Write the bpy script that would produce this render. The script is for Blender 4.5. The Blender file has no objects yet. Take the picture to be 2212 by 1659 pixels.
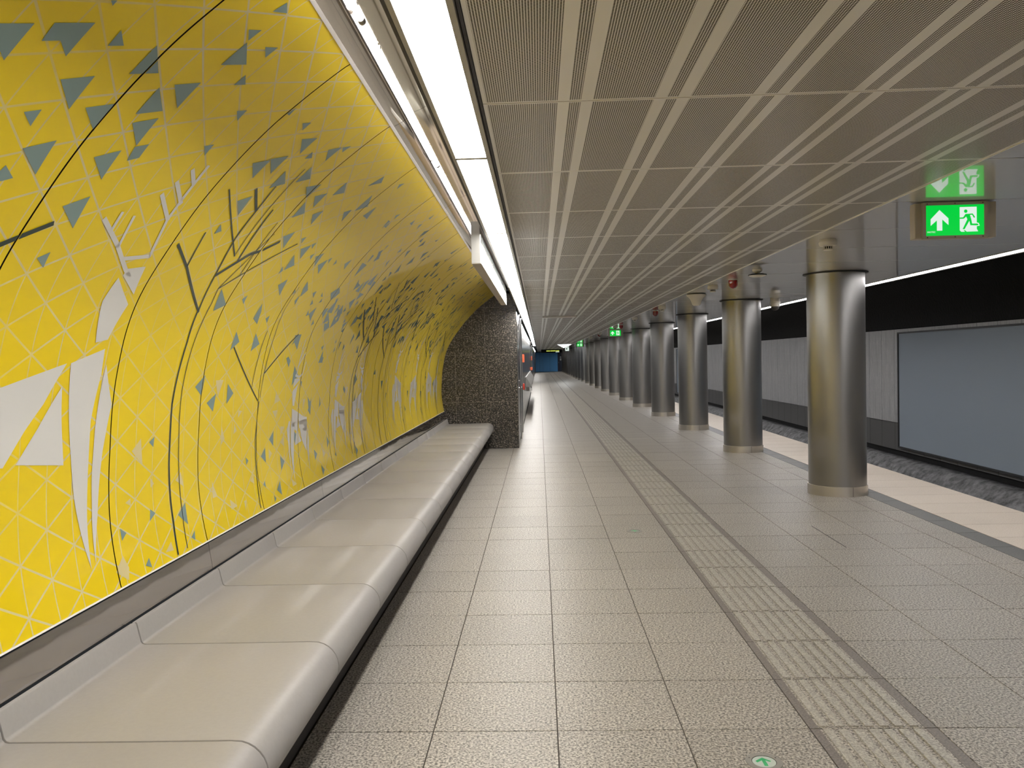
import bpy, bmesh, math, random
from mathutils import Vector, Matrix
from mathutils.geometry import tessellate_polygon
random.seed(7)
D = bpy.data
SC = bpy.context.scene
COL = SC.collection
PI = math.pi

# ------------------------------------------------------------------ camera
F_PX, YAW, PITCH, ROLL, CAM_H = 1770.7, -.03387, -.02961, -.02284, 1.4916
cyw, syw = math.cos(YAW), math.sin(YAW)
Fv = Vector((syw*math.cos(PITCH), cyw*math.cos(PITCH), math.sin(PITCH)))
R0 = Vector((cyw, -syw, 0)); U0 = R0.cross(Fv)
Rv = R0*math.cos(ROLL)+U0*math.sin(ROLL); Uv = -R0*math.sin(ROLL)+U0*math.cos(ROLL)
cam = D.cameras.new('camera'); cam_o = D.objects.new('camera', cam); COL.objects.link(cam_o)
m = Matrix((Rv, Uv, -Fv)).transposed().to_4x4(); m.translation = (0, 0, CAM_H)
cam_o.matrix_world = m
cam.sensor_width = 36; cam.sensor_fit = 'HORIZONTAL'; cam.lens = F_PX/2212*36
cam.clip_start = .05; cam.clip_end = 300
SC.camera = cam_o
# ------------------------------------------------------------------ light levels, exposure
L_MAIN, L_COVE, L_TRACK, L_END = 30.0, 30.0, 32.0, 3.0
w = D.worlds.new('world'); SC.world = w; w.use_nodes = True
w.node_tree.nodes['Background'].inputs[0].default_value = (.9, .95, 1, 1)
w.node_tree.nodes['Background'].inputs[1].default_value = .02
vs = SC.view_settings; vs.view_transform = 'Standard'; vs.look = 'None'; vs.gamma = 1
vs.exposure = 0.28; vs.use_curve_mapping = False
SC.cycles.use_denoising = True
SC.cycles.sample_clamp_indirect = 12; SC.cycles.blur_glossy = .5
SC.cycles.max_bounces = 12; SC.cycles.diffuse_bounces = 8; SC.cycles.glossy_bounces = 5

# ------------------------------------------------------------------ materials
class NT:
    def __init__(s, name):
        s.m = D.materials.new(name); s.m.use_nodes = True
        s.t = s.m.node_tree; s.b = s.t.nodes['Principled BSDF']
    def n(s, typ, **kw):
        nd = s.t.nodes.new(typ)
        for k, v in kw.items(): setattr(nd, k, v)
        return nd
    def l(s, a, b): s.t.links.new(a, b)
    def math(s, op, a, b=None, c=None):
        nd = s.n('ShaderNodeMath', operation=op)
        for i, v in enumerate((a, b, c)):
            if v is None: continue
            if isinstance(v, (int, float)): nd.inputs[i].default_value = v
            else: s.l(v, nd.inputs[i])
        return nd.outputs[0]
    def mix(s, f, a, b):
        nd = s.n('ShaderNodeMix', data_type='RGBA')
        for i, v in ((0, f), (6, a), (7, b)):
            if isinstance(v, (int, float)): nd.inputs[i].default_value = v
            elif isinstance(v, tuple): nd.inputs[i].default_value = (*v, 1)
            else: s.l(v, nd.inputs[i])
        return nd.outputs[2]
    def pos(s): return s.n('ShaderNodeNewGeometry').outputs['Position']
    def noise(s, scale, detail=2, vec=None, rough=.5):
        nd = s.n('ShaderNodeTexNoise'); nd.inputs['Scale'].default_value = scale
        nd.inputs['Detail'].default_value = detail; nd.inputs['Roughness'].default_value = rough
        s.l(vec if vec is not None else s.pos(), nd.inputs['Vector']); return nd.outputs['Fac']
    def scaled(s, v, sc):
        nd = s.n('ShaderNodeMapping'); nd.inputs['Scale'].default_value = sc; s.l(v, nd.inputs['Vector']); return nd.outputs[0]
    def ramp(s, f, stops):
        nd = s.n('ShaderNodeValToRGB'); cr = nd.color_ramp
        while len(cr.elements) < len(stops): cr.elements.new(.5)
        for e, (p, c) in zip(cr.elements, stops): e.position = p; e.color = (*c, 1) if isinstance(c, tuple) else (c, c, c, 1)
        s.l(f, nd.inputs[0]); return nd.outputs[0]
    def bump(s, h, strength, dist=.01):
        nd = s.n('ShaderNodeBump'); nd.inputs['Strength'].default_value = strength; nd.inputs['Distance'].default_value = dist
        s.l(h, nd.inputs['Height']); s.l(nd.outputs[0], s.b.inputs['Normal'])
    def set(s, color=None, rough=.5, metal=0, spec=.5, coat=0, crough=.03, ior=None):
        b = s.b
        if color is not None:
            if isinstance(color, tuple): b.inputs['Base Color'].default_value = (*color, 1)
            else: s.l(color, b.inputs['Base Color'])
        if isinstance(rough, (int, float)): b.inputs['Roughness'].default_value = rough
        else: s.l(rough, b.inputs['Roughness'])
        b.inputs['Metallic'].default_value = metal
        b.inputs['Specular IOR Level'].default_value = spec
        b.inputs['Coat Weight'].default_value = coat; b.inputs['Coat Roughness'].default_value = crough
        if ior: b.inputs['IOR'].default_value = ior
        return s.m
def plain(name, c, rough=.5, metal=0, spec=.5, coat=0, crough=.03): return NT(name).set(c, rough, metal, spec, coat, crough)
def emit(name, c, strength):
    k = NT(name); k.set((0, 0, 0), .3, 0, .3)
    k.b.inputs['Emission Color'].default_value = (*c, 1); k.b.inputs['Emission Strength'].default_value = strength
    return k.m
def granite(name, base, amp, scale, rough, spec=.5, tint=True, blotch=.10, bmp=.08, rv=.25):
    k = NT(name)
    f = k.noise(scale, 2, rough=.7)
    lo = tuple(max(0, c*(1-amp)) for c in base); hi = tuple(min(1, c*(1+amp)) for c in base)
    c = k.ramp(f, [(.36, lo), (.5, base), (.64, hi)])
    bl = k.noise(1.3, 4)
    g = k.math('MULTIPLY_ADD', bl, blotch*2, 1-blotch)
    if tint:
        oi = k.n('ShaderNodeObjectInfo')
        g = k.math('MULTIPLY', g, k.math('MULTIPLY_ADD', oi.outputs['Random'], .09, .955))
    mul = k.n('ShaderNodeMix', data_type='RGBA', blend_type='MULTIPLY'); mul.inputs[0].default_value = 1
    k.l(c, mul.inputs[6])
    cc = k.n('ShaderNodeCombineColor')
    for i in range(3): k.l(g, cc.inputs[i])
    k.l(cc.outputs[0], mul.inputs[7])
    r = k.math('MULTIPLY_ADD', k.noise(scale*.5, 2), rv, rough-rv*.5)
    k.bump(f, bmp, .002) if bmp else None
    return k.set(mul.outputs[2], r, 0, spec)

FLOOR = (.262, .240, .206)
M = {}
M['floor'] = granite('floor_granite', FLOOR, .80, 100, .46, .35)
M['tact'] = granite('tactile_rib_stone', (.31, .29, .245), .35, 115, .45, tint=False)
M['tact_dark'] = granite('tactile_edge_stone', (.15, .132, .115), .35, 115, .5, tint=False)
M['cream'] = granite('cream_edge_stone', (.46, .40, .33), .16, 110, .5)
M['strip'] = granite('dark_strip_stone', (.095, .095, .088), .3, 200, .5)
M['grout'] = plain('grout', (.06, .05, .04), .9)
M['black'] = plain('black_paint', (.006, .006, .006), .8, spec=.2)
M['dark'] = plain('dark_stone', (.025, .02, .017), .5)
M['rubber'] = plain('dark_collar', (.012, .011, .01), .6)

def mural_mat():
    k = NT('yellow_glass_print')
    uv = k.n('ShaderNodeUVMap').outputs[0]; sx = k.n('ShaderNodeSeparateXYZ'); k.l(uv, sx.inputs[0]); s_ = sx.outputs[1]
    sp = k.n('ShaderNodeSeparateXYZ'); k.l(k.pos(), sp.inputs[0]); Y = sp.outputs[1]
    a = k.math('DIVIDE', k.math('SUBTRACT', s_, .109), .0842)
    b = k.math('DIVIDE', k.math('SUBTRACT', Y, 2.222), .15)
    def d(v, kx):   # distance to nearest integer, scaled to metres
        fr = k.math('FRACT', k.math('ADD', v, 100.5)); return k.math('MULTIPLY', k.math('ABSOLUTE', k.math('SUBTRACT', fr, .5)), kx)
    d1 = d(b, .15); d2 = d(k.math('MULTIPLY', k.math('ADD', a, b), .5), 1/6.81); d3 = d(k.math('MULTIPLY', k.math('SUBTRACT', a, b), .5), 1/6.81)
    dm = k.math('MINIMUM', k.math('MULTIPLY', d1, 1.25), k.math('MINIMUM', d2, d3))
    wob = k.math('MULTIPLY_ADD', k.noise(6, 2), .002, .0025)
    line = k.math('LESS_THAN', dm, wob)
    fade = k.ramp(k.noise(.9, 3), [(.40, .35), (.55, .85)])
    line = k.math('MULTIPLY', line, fade)
    yel = k.mix(k.noise(2.2, 3), (.79, .575, .006), (.84, .635, .012))
    c = k.mix(line, yel, (.62, .56, .38))
    k.bump(k.noise(1.5, 2, k.scaled(k.pos(), (1, .3, 1))), .008, .02)
    return k.set(c, .30, 0, .12, .62, .03)
M['mural'] = mural_mat()
def printm(name, c):
    k = NT(name); k.bump(k.noise(1.5, 2, k.scaled(k.pos(), (1, .3, 1))), .008, .02)
    return k.set(c, .3, 0, .12, .62, .03)
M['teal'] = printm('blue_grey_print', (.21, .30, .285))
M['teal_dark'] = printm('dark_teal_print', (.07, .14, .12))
M['white_print'] = printm('white_print', (.66, .65, .61))
M['beige_print'] = printm('beige_print', (.68, .58, .30))
M['green_print'] = printm('dark_green_print', (.025, .045, .035))
M['back'] = plain('dark_joint_backing', (.010, .007, .004), .9, spec=.1)  # black-brown colour of the mural joints and panel edges
M['alu'] = plain('bright_aluminium_trim', (.9, .88, .84), .35)
def steel(name, c, rough, wav=.2, sc=3.0, metal=1.0, stretch=(1, 1, 1), dist=.02):
    k = NT(name); k.bump(k.noise(sc, 2, k.scaled(k.pos(), stretch)), wav, dist); return k.set(c, rough, metal)
M['mirror'] = steel('polished_mirror_steel', (.46, .44, .425), .05, .05, 2.2, dist=.03, stretch=(1, 1, 1))
M['cove'] = steel('polished_cove_steel', (.74, .70, .66), .05, .02, 3, stretch=(1, .15, 1), dist=.01)
M['reflector'] = plain('beige_polished_reflector', (.72, .68, .58), .10, 1)
M['frame'] = plain('light_frame_enamel', (.42, .40, .37), .4)
M['frame_dark'] = plain('shade_gap_and_dark_fittings', (.05, .045, .04), .6)  # dark colour for the shaded fixture gap, and for small dark fittings
M['col'] = steel('brushed_column_steel', (.31, .30, .285), .33, .05, 9, stretch=(1, 1, .35), dist=.01)
M['ring'] = steel('stainless_base_ring', (.60, .56, .50), .32, .03, 20)
M['bench'] = granite('bench_cast_stone', (.272, .258, .243), .02, 60, .50, .5, tint=True, blotch=.03, bmp=0, rv=0)
M['plainceil'] = (lambda k: (k.bump(k.noise(1.6, 2), .05, .03), k.set((.60, .59, .58), .30, 0, .5, 1.0, .02))[1])(NT('glossy_plain_ceiling'))
def perf_mat():
    k = NT('perforated_ceiling')
    tc = k.n('ShaderNodeTexCoord').outputs['Object']; s = k.n('ShaderNodeSeparateXYZ'); k.l(tc, s.inputs[0]); x, y = s.outputs[0], s.outputs[1]
    mm = k.math('MULTIPLY', k.math('FRACT', k.math('DIVIDE', k.math('SUBTRACT', x, .2425), .313)), .313)
    p1 = k.math('LESS_THAN', mm, .038)
    p2 = k.math('MULTIPLY', k.math('GREATER_THAN', mm, .076), k.math('LESS_THAN', mm, .114))
    pl = k.math('MULTIPLY', k.math('ADD', p1, p2), k.math('GREATER_THAN', x, .2425))
    bx = k.math('MAXIMUM', k.math('LESS_THAN', x, .012), k.math('GREATER_THAN', x, 2.118))
    by = k.math('MAXIMUM', k.math('LESS_THAN', y, .012), k.math('GREATER_THAN', y, .986))
    solid = k.math('MINIMUM', k.math('ADD', pl, k.math('ADD', bx, by)), 1)
    P = .0070
    ix = k.math('FLOOR', k.math('DIVIDE', x, P)); u = k.math('SUBTRACT', k.math('FRACT', k.math('DIVIDE', x, P)), .5)
    v = k.math('SUBTRACT', k.math('FRACT', k.math('ADD', k.math('DIVIDE', y, P*1.15), k.math('MULTIPLY', ix, .5))), .5)
    r2 = k.math('ADD', k.math('MULTIPLY', u, u), k.math('MULTIPLY', v, v))
    hole = k.math('MULTIPLY', k.math('LESS_THAN', r2, .155), k.math('SUBTRACT', 1, solid))
    c = k.mix(hole, (.84, .81, .765), (.06, .05, .04))
    sp = k.math('MULTIPLY', k.math('SUBTRACT', 1, hole), .5)
    k.l(sp, k.b.inputs['Specular IOR Level']); 
    mt = k.set(c, .22, 0, .5)
    k.l(sp, k.b.inputs['Specular IOR Level'])
    return mt
M['perf'] = perf_mat()
M['ceil_edge'] = plain('ceiling_edge_trim', (.78, .75, .70), .35)
M['voidc'] = plain('ceiling_void', (.02, .017, .013), .8)
M['ggrout'] = plain('granite_joint_mortar', (.24, .205, .165), .8)
M['diff'] = emit('lamp_diffuser', (1.0, .968, .925), L_MAIN)
M['tube'] = emit('cove_tube', (1.0, .94, .97), L_COVE)
M['track_lamp'] = emit('trackside_lamp', (1.0, .98, 1.0), L_TRACK)
def gran_dark():
    k = NT('dark_speckled_granite')
    f = k.noise(52, 3, rough=.75)
    c = k.ramp(f, [(.44, (.013, .012, .010)), (.53, (.038, .033, .027)), (.63, (.25, .215, .175))])
    return k.set(c, .22, 0, .5)
M['gdark'] = gran_dark()
def etched():
    k = NT('etched_grey_panel')
    f = k.noise(3.0, 5, k.scaled(k.pos(), (1, 6, .35)), .6)
    g = k.noise(9.0, 3, k.scaled(k.pos(), (1, 4, .6)), .6)
    c = k.ramp(f, [(.35, (.28, .28, .28)), (.5, (.33, .33, .33)), (.52, (.46, .46, .45)), (.54, (.33, .33, .33))])
    c2 = k.ramp(g, [(.48, 0.0), (.50, 1.0), (.52, 0.0)])
    return k.set(k.mix(k.math('MULTIPLY', c2, .30), c, (.60, .60, .59)), .4, 0, .4)
M['etched'] = etched()
M['lowpanel'] = plain('dark_grey_panel', (.10, .098, .096), .35)
M['poster'] = plain('blank_grey_blue_poster', (.25, .29, .335), .6, spec=.2)
M['pframe'] = plain('black_poster_frame', (.02, .02, .02), .5)
def rough_conc():
    k = NT('rough_grey_concrete'); f = k.noise(7, 8, rough=.65)
    k.bump(f, 1.0, .06); return k.set(k.ramp(f, [(.35, .08), (.65, .28)]), .8)
M['conc'] = rough_conc()
M['white'] = plain('white_plastic', (.62, .58, .50), .4)
M['white2'] = plain('white_enamel', (.22, .215, .20), .5)
M['red'] = plain('red_beacon_plastic', (.24, .006, .004), .15, coat=1)
M['redbox'] = plain('red_lock_box', (.55, .04, .015), .35)
M['orange'] = plain('orange_box', (.85, .16, .06), .4)
M['chrome'] = plain('chrome', (.85, .85, .85), .12, 1)
M['cab'] = steel('dark_blue_steel_panel', (.30, .32, .36), .16, .06, 3, stretch=(1, 1, .3))
M['signframe'] = plain('sign_housing_enamel', (.42, .37, .31), .45)
M['sgreen'] = emit('sign_green', (.0, .58, .045), .9)
M['swhite'] = emit('sign_white', (.80, .92, .84), .78)
M['blue'] = plain('blue_wall_paint', (.08, .30, .62), .4)
M['navy'] = plain('dark_navy_door', (.008, .012, .03), .5)
M['paper'] = plain('paper_notice', (.5, .5, .48), .7)
M['led'] = emit('yellow_display_text', (.85, .95, .15), 1.2)
M['endlamp'] = emit('end_lamp', (.9, .96, 1), L_END)
M['arrow'] = plain('green_arrow_paint', (.04, .36, .13), .4)
M['lens'] = plain('frosted_floor_lens', (.42, .47, .42), .25)
M['flring'] = plain('grey_metal_ring', (.20, .19, .17), .42)

# ------------------------------------------------------------------ mesh helpers
def box(bm, x0, x1, y0, y1, z0, z1, mi=0):
    v = [bm.verts.new(p) for p in ((x0,y0,z0),(x1,y0,z0),(x1,y1,z0),(x0,y1,z0),(x0,y0,z1),(x1,y0,z1),(x1,y1,z1),(x0,y1,z1))]
    for q in ((3,2,1,0),(4,5,6,7),(0,1,5,4),(1,2,6,5),(2,3,7,6),(3,0,4,7)):
        f = bm.faces.new([v[i] for i in q]); f.material_index = mi
def mesh(name, bm, mats, smooth=False):
    me = D.meshes.new(name); bm.normal_update(); bm.to_mesh(me); bm.free()
    for k in (mats if isinstance(mats, (list, tuple)) else [mats]): me.materials.append(M[k])
    if smooth:
        for p in me.polygons: p.use_smooth = True
        if smooth == 'auto':
            me.set_sharp_from_angle(angle=math.radians(35))
    return me
def put(name, me, loc=(0, 0, 0), parent=None, rz=0):
    o = D.objects.new(name, me); COL.objects.link(o); o.location = loc; o.rotation_euler[2] = rz
    if parent is not None: o.parent = parent
    return o
def obj(name, bm, mats, parent=None, loc=(0, 0, 0), smooth=False): return put(name, mesh(name, bm, mats, smooth), loc, parent)
def bxo(name, x0, x1, y0, y1, z0, z1, mat, parent=None, bevel=0):
    bm = bmesh.new(); box(bm, x0, x1, y0, y1, z0, z1)
    if bevel: bmesh.ops.bevel(bm, geom=bm.edges[:], offset=bevel, segments=2, profile=.5, affect='EDGES')
    return obj(name, bm, mat, parent)
def thing(name, label, cat, loc=(0, 0, 0), group=None):
    o = D.objects.new(name, None); COL.objects.link(o); o.location = loc; o.empty_display_size = .1
    o['label'] = label; o['category'] = cat
    if group: o['group'] = group
    return o
def tag(o, label, cat, group=None):
    o['label'] = label; o['category'] = cat
    if group: o['group'] = group
    return o
def struct(o, label=None, cat=None):
    o['kind'] = 'structure'
    if label: o['label'] = label
    if cat: o['category'] = cat
    return o
def copy_tree(o, parent=None):
    c = o.copy(); COL.objects.link(c)
    if parent is not None: c.parent = parent
    for ch in list(o.children): copy_tree(ch, c)
    return c
def lathe(bm, prof, n=32, cap=True, mi=0):
    rings = []
    for r, z in prof:
        if r < 1e-6: rings.append([bm.verts.new((0, 0, z))]*n)
        else: rings.append([bm.verts.new((r*math.cos(2*PI*i/n), r*math.sin(2*PI*i/n), z)) for i in range(n)])
    for a, b in zip(rings, rings[1:]):
        for i in range(n):
            j = (i+1) % n; vs_ = []
            for v in (a[i], a[j], b[j], b[i]):
                if v not in vs_: vs_.append(v)
            if len(vs_) > 2:
                f = bm.faces.new(vs_); f.material_index = mi
    bmesh.ops.recalc_face_normals(bm, faces=bm.faces[:])
def extrude_prof(bm, prof, y0, y1, closed=True, caps=True, mi=0):
    a = [bm.verts.new((x, y0, z)) for x, z in prof]; b = [bm.verts.new((x, y1, z)) for x, z in prof]
    n = len(prof)
    for i in range(n if closed else n-1):
        j = (i+1) % n; f = bm.faces.new((a[i], a[j], b[j], b[i])); f.material_index = mi
    if closed and caps:
        bm.faces.new(a); bm.faces.new(b[::-1])
    if closed: bmesh.ops.recalc_face_normals(bm, faces=bm.faces[:])
def tube(bm, p0, p1, r, n=12):
    p0, p1 = Vector(p0), Vector(p1); d = p1-p0
    res = bmesh.ops.create_cone(bm, cap_ends=True, segments=n, radius1=r, radius2=r, depth=d.length)
    q = d.to_track_quat('Z', 'Y').to_matrix().to_4x4(); q.translation = (p0+p1)/2
    bmesh.ops.transform(bm, matrix=q, verts=res['verts'])
ORD = ['first','second','third','fourth','fifth','sixth','seventh','eighth','ninth','tenth','eleventh','twelfth','thirteenth','fourteenth','fifteenth','sixteenth','seventeenth','eighteenth','nineteenth','twentieth','twenty-first','twenty-second','twenty-third','twenty-fourth','twenty-fifth','twenty-sixth','twenty-seventh','twenty-eighth','twenty-ninth','thirtieth']
Y_END = 95.0
# ================================================================== FLOOR
bm = bmesh.new(); box(bm, -1.7, 4.37, -6, Y_END, -.25, -.006)
floor = struct(obj('floor', bm, 'grout'))
XC = [(-.959, -.459), (-.459, .041), (.041, .541), (.541, 1.041), (1.541, 2.031), (2.031, 2.632), (2.632, 3.109), (3.109, 3.360)]
G = .0027
def tile_bm(w_, d_=.5, bm=None, ox=0, oy=0):
    b = bm or bmesh.new(); box(b, ox+G, ox+w_-G, oy+G, oy+d_-G, -.02, 0); return b
meshes = [mesh('floor_tile', tile_bm(b-a), 'floor') for a, b in XC]
def tactile_bm(bm=None, ox=0, oy=0):
    b = bm or bmesh.new()
    box(b, ox+G, ox+.038, oy+G, oy+.5-G, -.02, 0, 1); box(b, ox+.452, ox+.5-G, oy+G, oy+.5-G, -.02, 0, 1)
    box(b, ox+.038, ox+.452, oy+G, oy+.5-G, -.02, -.001, 2)
    for i in range(7):
        x = ox+.048+i*.0585
        box(b, x, x+.033, oy+.014, oy+.486, -.001, .0045, 0)
    return b
tact = mesh('tactile_tile', tactile_bm(), ['tact', 'tact_dark', 'floor'])
cream = mesh('edge_slab', tile_bm(.815), 'cream'); strip = mesh('dark_strip_tile', tile_bm(.19), 'strip')
N0, N1 = -4, 24
for n in range(N0, N1):
    y = 3.25+.5*n
    for (a, b), me in zip(XC, meshes): put('floor_tile', me, (a, y, random.uniform(-.0006, .0004)), floor)
    put('tactile_tile', tact, (1.041, y, 0), floor)
    put('dark_strip_tile', strip, (3.360, y, 0), floor)
    put('edge_slab', cream, (3.553, y+.32, 0), floor)
yA = 3.25+.5*N1
def stuffrows(name, mats, fn, y_start):
    b = bmesh.new(); y = y_start
    while y < Y_END-.01: fn(b, y); y += .5
    o = obj(name, b, mats, floor); o['kind'] = 'stuff'; return o
stuffrows('floor_tile', 'floor', lambda b, y: [tile_bm(q-p, .5, b, p, y) for p, q in XC], yA)
stuffrows('tactile_tile', ['tact', 'tact_dark', 'floor'], lambda b, y: tactile_bm(b, 1.041, y), yA)
stuffrows('edge_slab', 'cream', lambda b, y: tile_bm(.815, .5, b, 3.553, y), yA+.32)
stuffrows('dark_strip_tile', 'strip', lambda b, y: tile_bm(.19, .5, b, 3.360, y), yA)

bxo('floor_slot', 2.310, 2.318, 6.31, 7.10, .0, .0012, 'dark', floor)
# track pit and far wall
struct(bxo('trackbed', 4.2, 7.4, -6, Y_END, -1.35, -1.2, 'dark'))
struct(bxo('platform_face', 4.30, 4.36, -6, Y_END, -1.2, -.026, 'dark'))
bm = bmesh.new(); nseg = 190; prof = [(6.20, -1.2), (6.32, -1.02), (6.52, -.86), (6.72, -.68), (6.86, -.585), (7.02, -.56), (7.02, -1.2)]
rows_ = []
for i in range(nseg+1):
    y = -6+i*(Y_END+6)/nseg
    rows_.append([bm.verts.new((x+(random.uniform(-.02, .02) if 0 < j < 5 else 0), y, z+(random.uniform(-.012, .012) if 0 < j < 5 else 0))) for j, (x, z) in enumerate(prof)])
for a, b in zip(rows_, rows_[1:]):
    for j in range(len(prof)-1): bm.faces.new((a[j], a[j+1], b[j+1], b[j]))
struct(obj('trim_1', bm, 'conc', smooth=True))
WALLX = 7.0
bm = bmesh.new(); box(bm, WALLX+.03, WALLX+.3, -6, Y_END, -1.2, 2.2)
wr = struct(obj('wall_right', bm, 'black'))
up = bmesh.new(); box(up, 0, .028, .005, .605, .085, 1.91); up = mesh('etched_panel', up, 'etched')
lo = bmesh.new(); box(lo, 0, .028, .005, .605, -.455, .073); lo = mesh('lower_panel', lo, 'lowpanel')
y = 17.03-.61*37
while y < Y_END-.7:
    put('etched_panel', up, (WALLX, y, 0), wr); put('lower_panel', lo, (WALLX, y, 0), wr); y += .61
def poster(y0, y1, label):
    t = thing('advertising_board', label, 'billboard', (WALLX, (y0+y1)/2, -.39), 'advertising boards on the trackside wall')
    h = (y1-y0)/2
    bm = bmesh.new()
    for a in ((-h, -h+.03, 0, 2.24), (h-.03, h, 0, 2.24)): box(bm, -.05, -.002, a[0], a[1], a[2], a[3])
    box(bm, -.05, -.002, -h+.03, h-.03, 0, .03); box(bm, -.05, -.002, -h+.03, h-.03, 2.21, 2.24)
    obj('frame', bm, 'pframe', t)
    bm = bmesh.new(); box(bm, -.030, -.002, -h+.03, h-.03, .03, 2.21); obj('poster_sheet', bm, 'poster', t)
poster(11.10, 16.18, 'large blank blue-grey advertising board on the wall across the track, near right edge')
poster(36.5, 41.9, 'distant pale blank advertising board glimpsed between the fourth and fifth columns')
# black vault over the track
bm = bmesh.new(); vp = [(4.25, 2.335), (4.4, 2.75), (4.9, 3.15), (5.6, 3.3), (6.4, 3.05), (6.9, 2.5), (7.03, 1.93)]
extrude_prof(bm, vp, -6, Y_END, closed=False)
kk = NT('black_ribbed_vault'); kk.bump(kk.noise(14, 3, kk.scaled(kk.pos(), (1, 3, 1))), .5, .02); M['vault'] = kk.set((.006, .006, .006), .6, 0, .12)
struct(obj('vault', bm, 'vault', smooth=True), 'black ribbed vault over the track', 'vault')

# ================================================================== CEILING
CZ = 2.325
bm = bmesh.new(); box(bm, -.178, 4.03, -6.4, Y_END+3, CZ+.02, CZ+.12)
ceil = struct(obj('ceiling', bm, 'voidc'))
pb = bmesh.new(); box(pb, 0, 2.13, .0035, .9965, 0, .018); pb = mesh('perforated_panel', pb, 'perf')
qb = bmesh.new(); box(qb, 0, 2.052, .0045, .9955, 0, .018); qb = mesh('plain_panel', qb, 'plainceil')
for k in range(-9, 93):
    y = 2.69+k
    if k != 92 or True:
        put('perforated_panel', pb, (-.165, y, CZ), ceil); put('plain_panel', qb, (1.975, y, CZ), ceil)
bxo('edge_trim', 1.9655, 1.9745, -6, Y_END, CZ-.004, CZ+.01, 'ceil_edge', ceil)
bxo('edge_trim', -.176, -.167, -6, Y_END, CZ-.002, CZ+.018, 'frame_dark', ceil)

# ================================================================== COLUMNS
c0 = thing('column', '', 'column', (3.14, 8.79, 0), 'row of round steel columns on the platform')
bm = bmesh.new(); lathe(bm, [(.29, .10), (.29, 2.318)], 64); obj('shaft', bm, 'col', c0, smooth=True)
bm = bmesh.new(); lathe(bm, [(0.28, 0), (.3, 0), (.3, .10), (.2905, .1015)], 64); obj('base_ring', bm, 'ring', c0, smooth='auto')
bm = bmesh.new(); box(bm, -.0015, .0015, -.3012, -.299, .002, .099)
o = obj('base_seam', bm, 'dark', c0); o.rotation_euler[2] = .18
bm = bmesh.new(); lathe(bm, [(.288, 2.312), (.325, 2.3165), (.325, 2.3235), (.288, 2.3235)], 48); obj('collar', bm, 'rubber', c0, smooth='auto')
NCOL = 22
for k in range(NCOL):
    c = c0 if k == 0 else copy_tree(c0)
    y = 8.79+3.965*k; c.location = (3.14-.0045*(y-8.79), y, 0)
    if k == 0: lab = 'nearest round steel column, the large one at right with stainless base ring'
    elif k < 14: lab = 'round steel column, %s from the camera in the platform row' % ORD[k]
    else: lab = 'tiny far round column in the crowded end of the row before the blue wall'
    c['label'] = lab

# ================================================================== MAIN LIGHT STRIP
def lamp(name, x0, x1, z, length, mat, rimL, rimR, dark):
    pass
l0 = thing('strip_light', '', 'ceiling light', (0, 0, 2.31), 'line of diffuser lights along the wall')
LL = 1.98
bm = bmesh.new()
box(bm, -.333, -.319, .001, LL-.001, 0, .06); box(bm, -.196, -.179, .001, LL-.001, 0, .06)
box(bm, -.320, -.195, .001, .016, -.003, .06); box(bm, -.320, -.195, LL-.016, LL-.001, -.003, .06)
box(bm, -.333, -.179, .001, LL-.001, .0605, .08)
obj('frame', bm, 'frame', l0)
bm = bmesh.new(); box(bm, -.318, -.197, .017, LL-.017, .003, .012); obj('diffuser', bm, 'diff', l0)
bm = bmesh.new(); box(bm, -.343, -.334, .001, LL-.001, 0, .06); obj('shade_gap_strip', bm, 'frame_dark', l0)  # dark strip painted in for the shade gap beside the frame
for i in range(-4, 25):
    c = l0 if i == -4 else copy_tree(l0)
    y = 3.336+LL*(i-1)
    c.location = (0 if y < 25 else -.002*(y-25)*.6, y, 2.31)
    if i < 0: lab = 'bright diffuser light of the wall strip, in the part overhead behind the viewer'
    elif i == 0: lab = 'nearest bright diffuser light in the long strip, cut by the top picture edge'
    elif i < 18: lab = 'white diffuser light, %s from the camera along the ceiling strip' % ORD[i]
    else: lab = 'small distant diffuser light near the far end of the long strip'
    c['label'] = lab
for i in range(17):
    c = copy_tree(l0); y = 57.5+LL*i; c.location = (-.20-.0*i, y, 2.31); c['label'] = 'small light of the short far strip just left of the blue wall'; c['group'] = 'short far light strip'
struct(bxo('trim_2', -.335, -.1775, -6, 53, 2.392, 2.42, 'frame_dark'))
# trackside lamps
t0 = thing('trackside_light', '', 'ceiling light', (4.035, 0, CZ), 'thin bright light line above the platform edge')
bm = bmesh.new(); box(bm, .0, .045, .0, 1.996, -.002, .05); box(bm, .155, .2, .0, 1.996, -.002, .05); box(bm, .045, .155, 0, 1.996, .016, .05); obj('frame', bm, 'frame', t0)
bm = bmesh.new(); box(bm, .046, .154, .008, 1.988, 0, .015); obj('diffuser', bm, 'track_lamp', t0)
for i in range(-7, 43):
    c = t0 if i == -7 else copy_tree(t0)
    y = 8.42+2*i; c.location = (4.035, y, CZ)
    if -2 <= i <= 0: lab = ['thin platform-edge light segment at the right picture edge', 'thin platform-edge light segment right of the nearest column', 'thin platform-edge light segment crossing behind the nearest column'][i+2]
    elif i < -2: lab = 'thin platform-edge light segment outside the frame to the right'
    elif i < 8: lab = 'platform-edge light segment, %s beyond the nearest column' % ORD[i-1]
    else: lab = 'far small segment of the thin light line above the platform edge'
    c['label'] = lab
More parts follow.
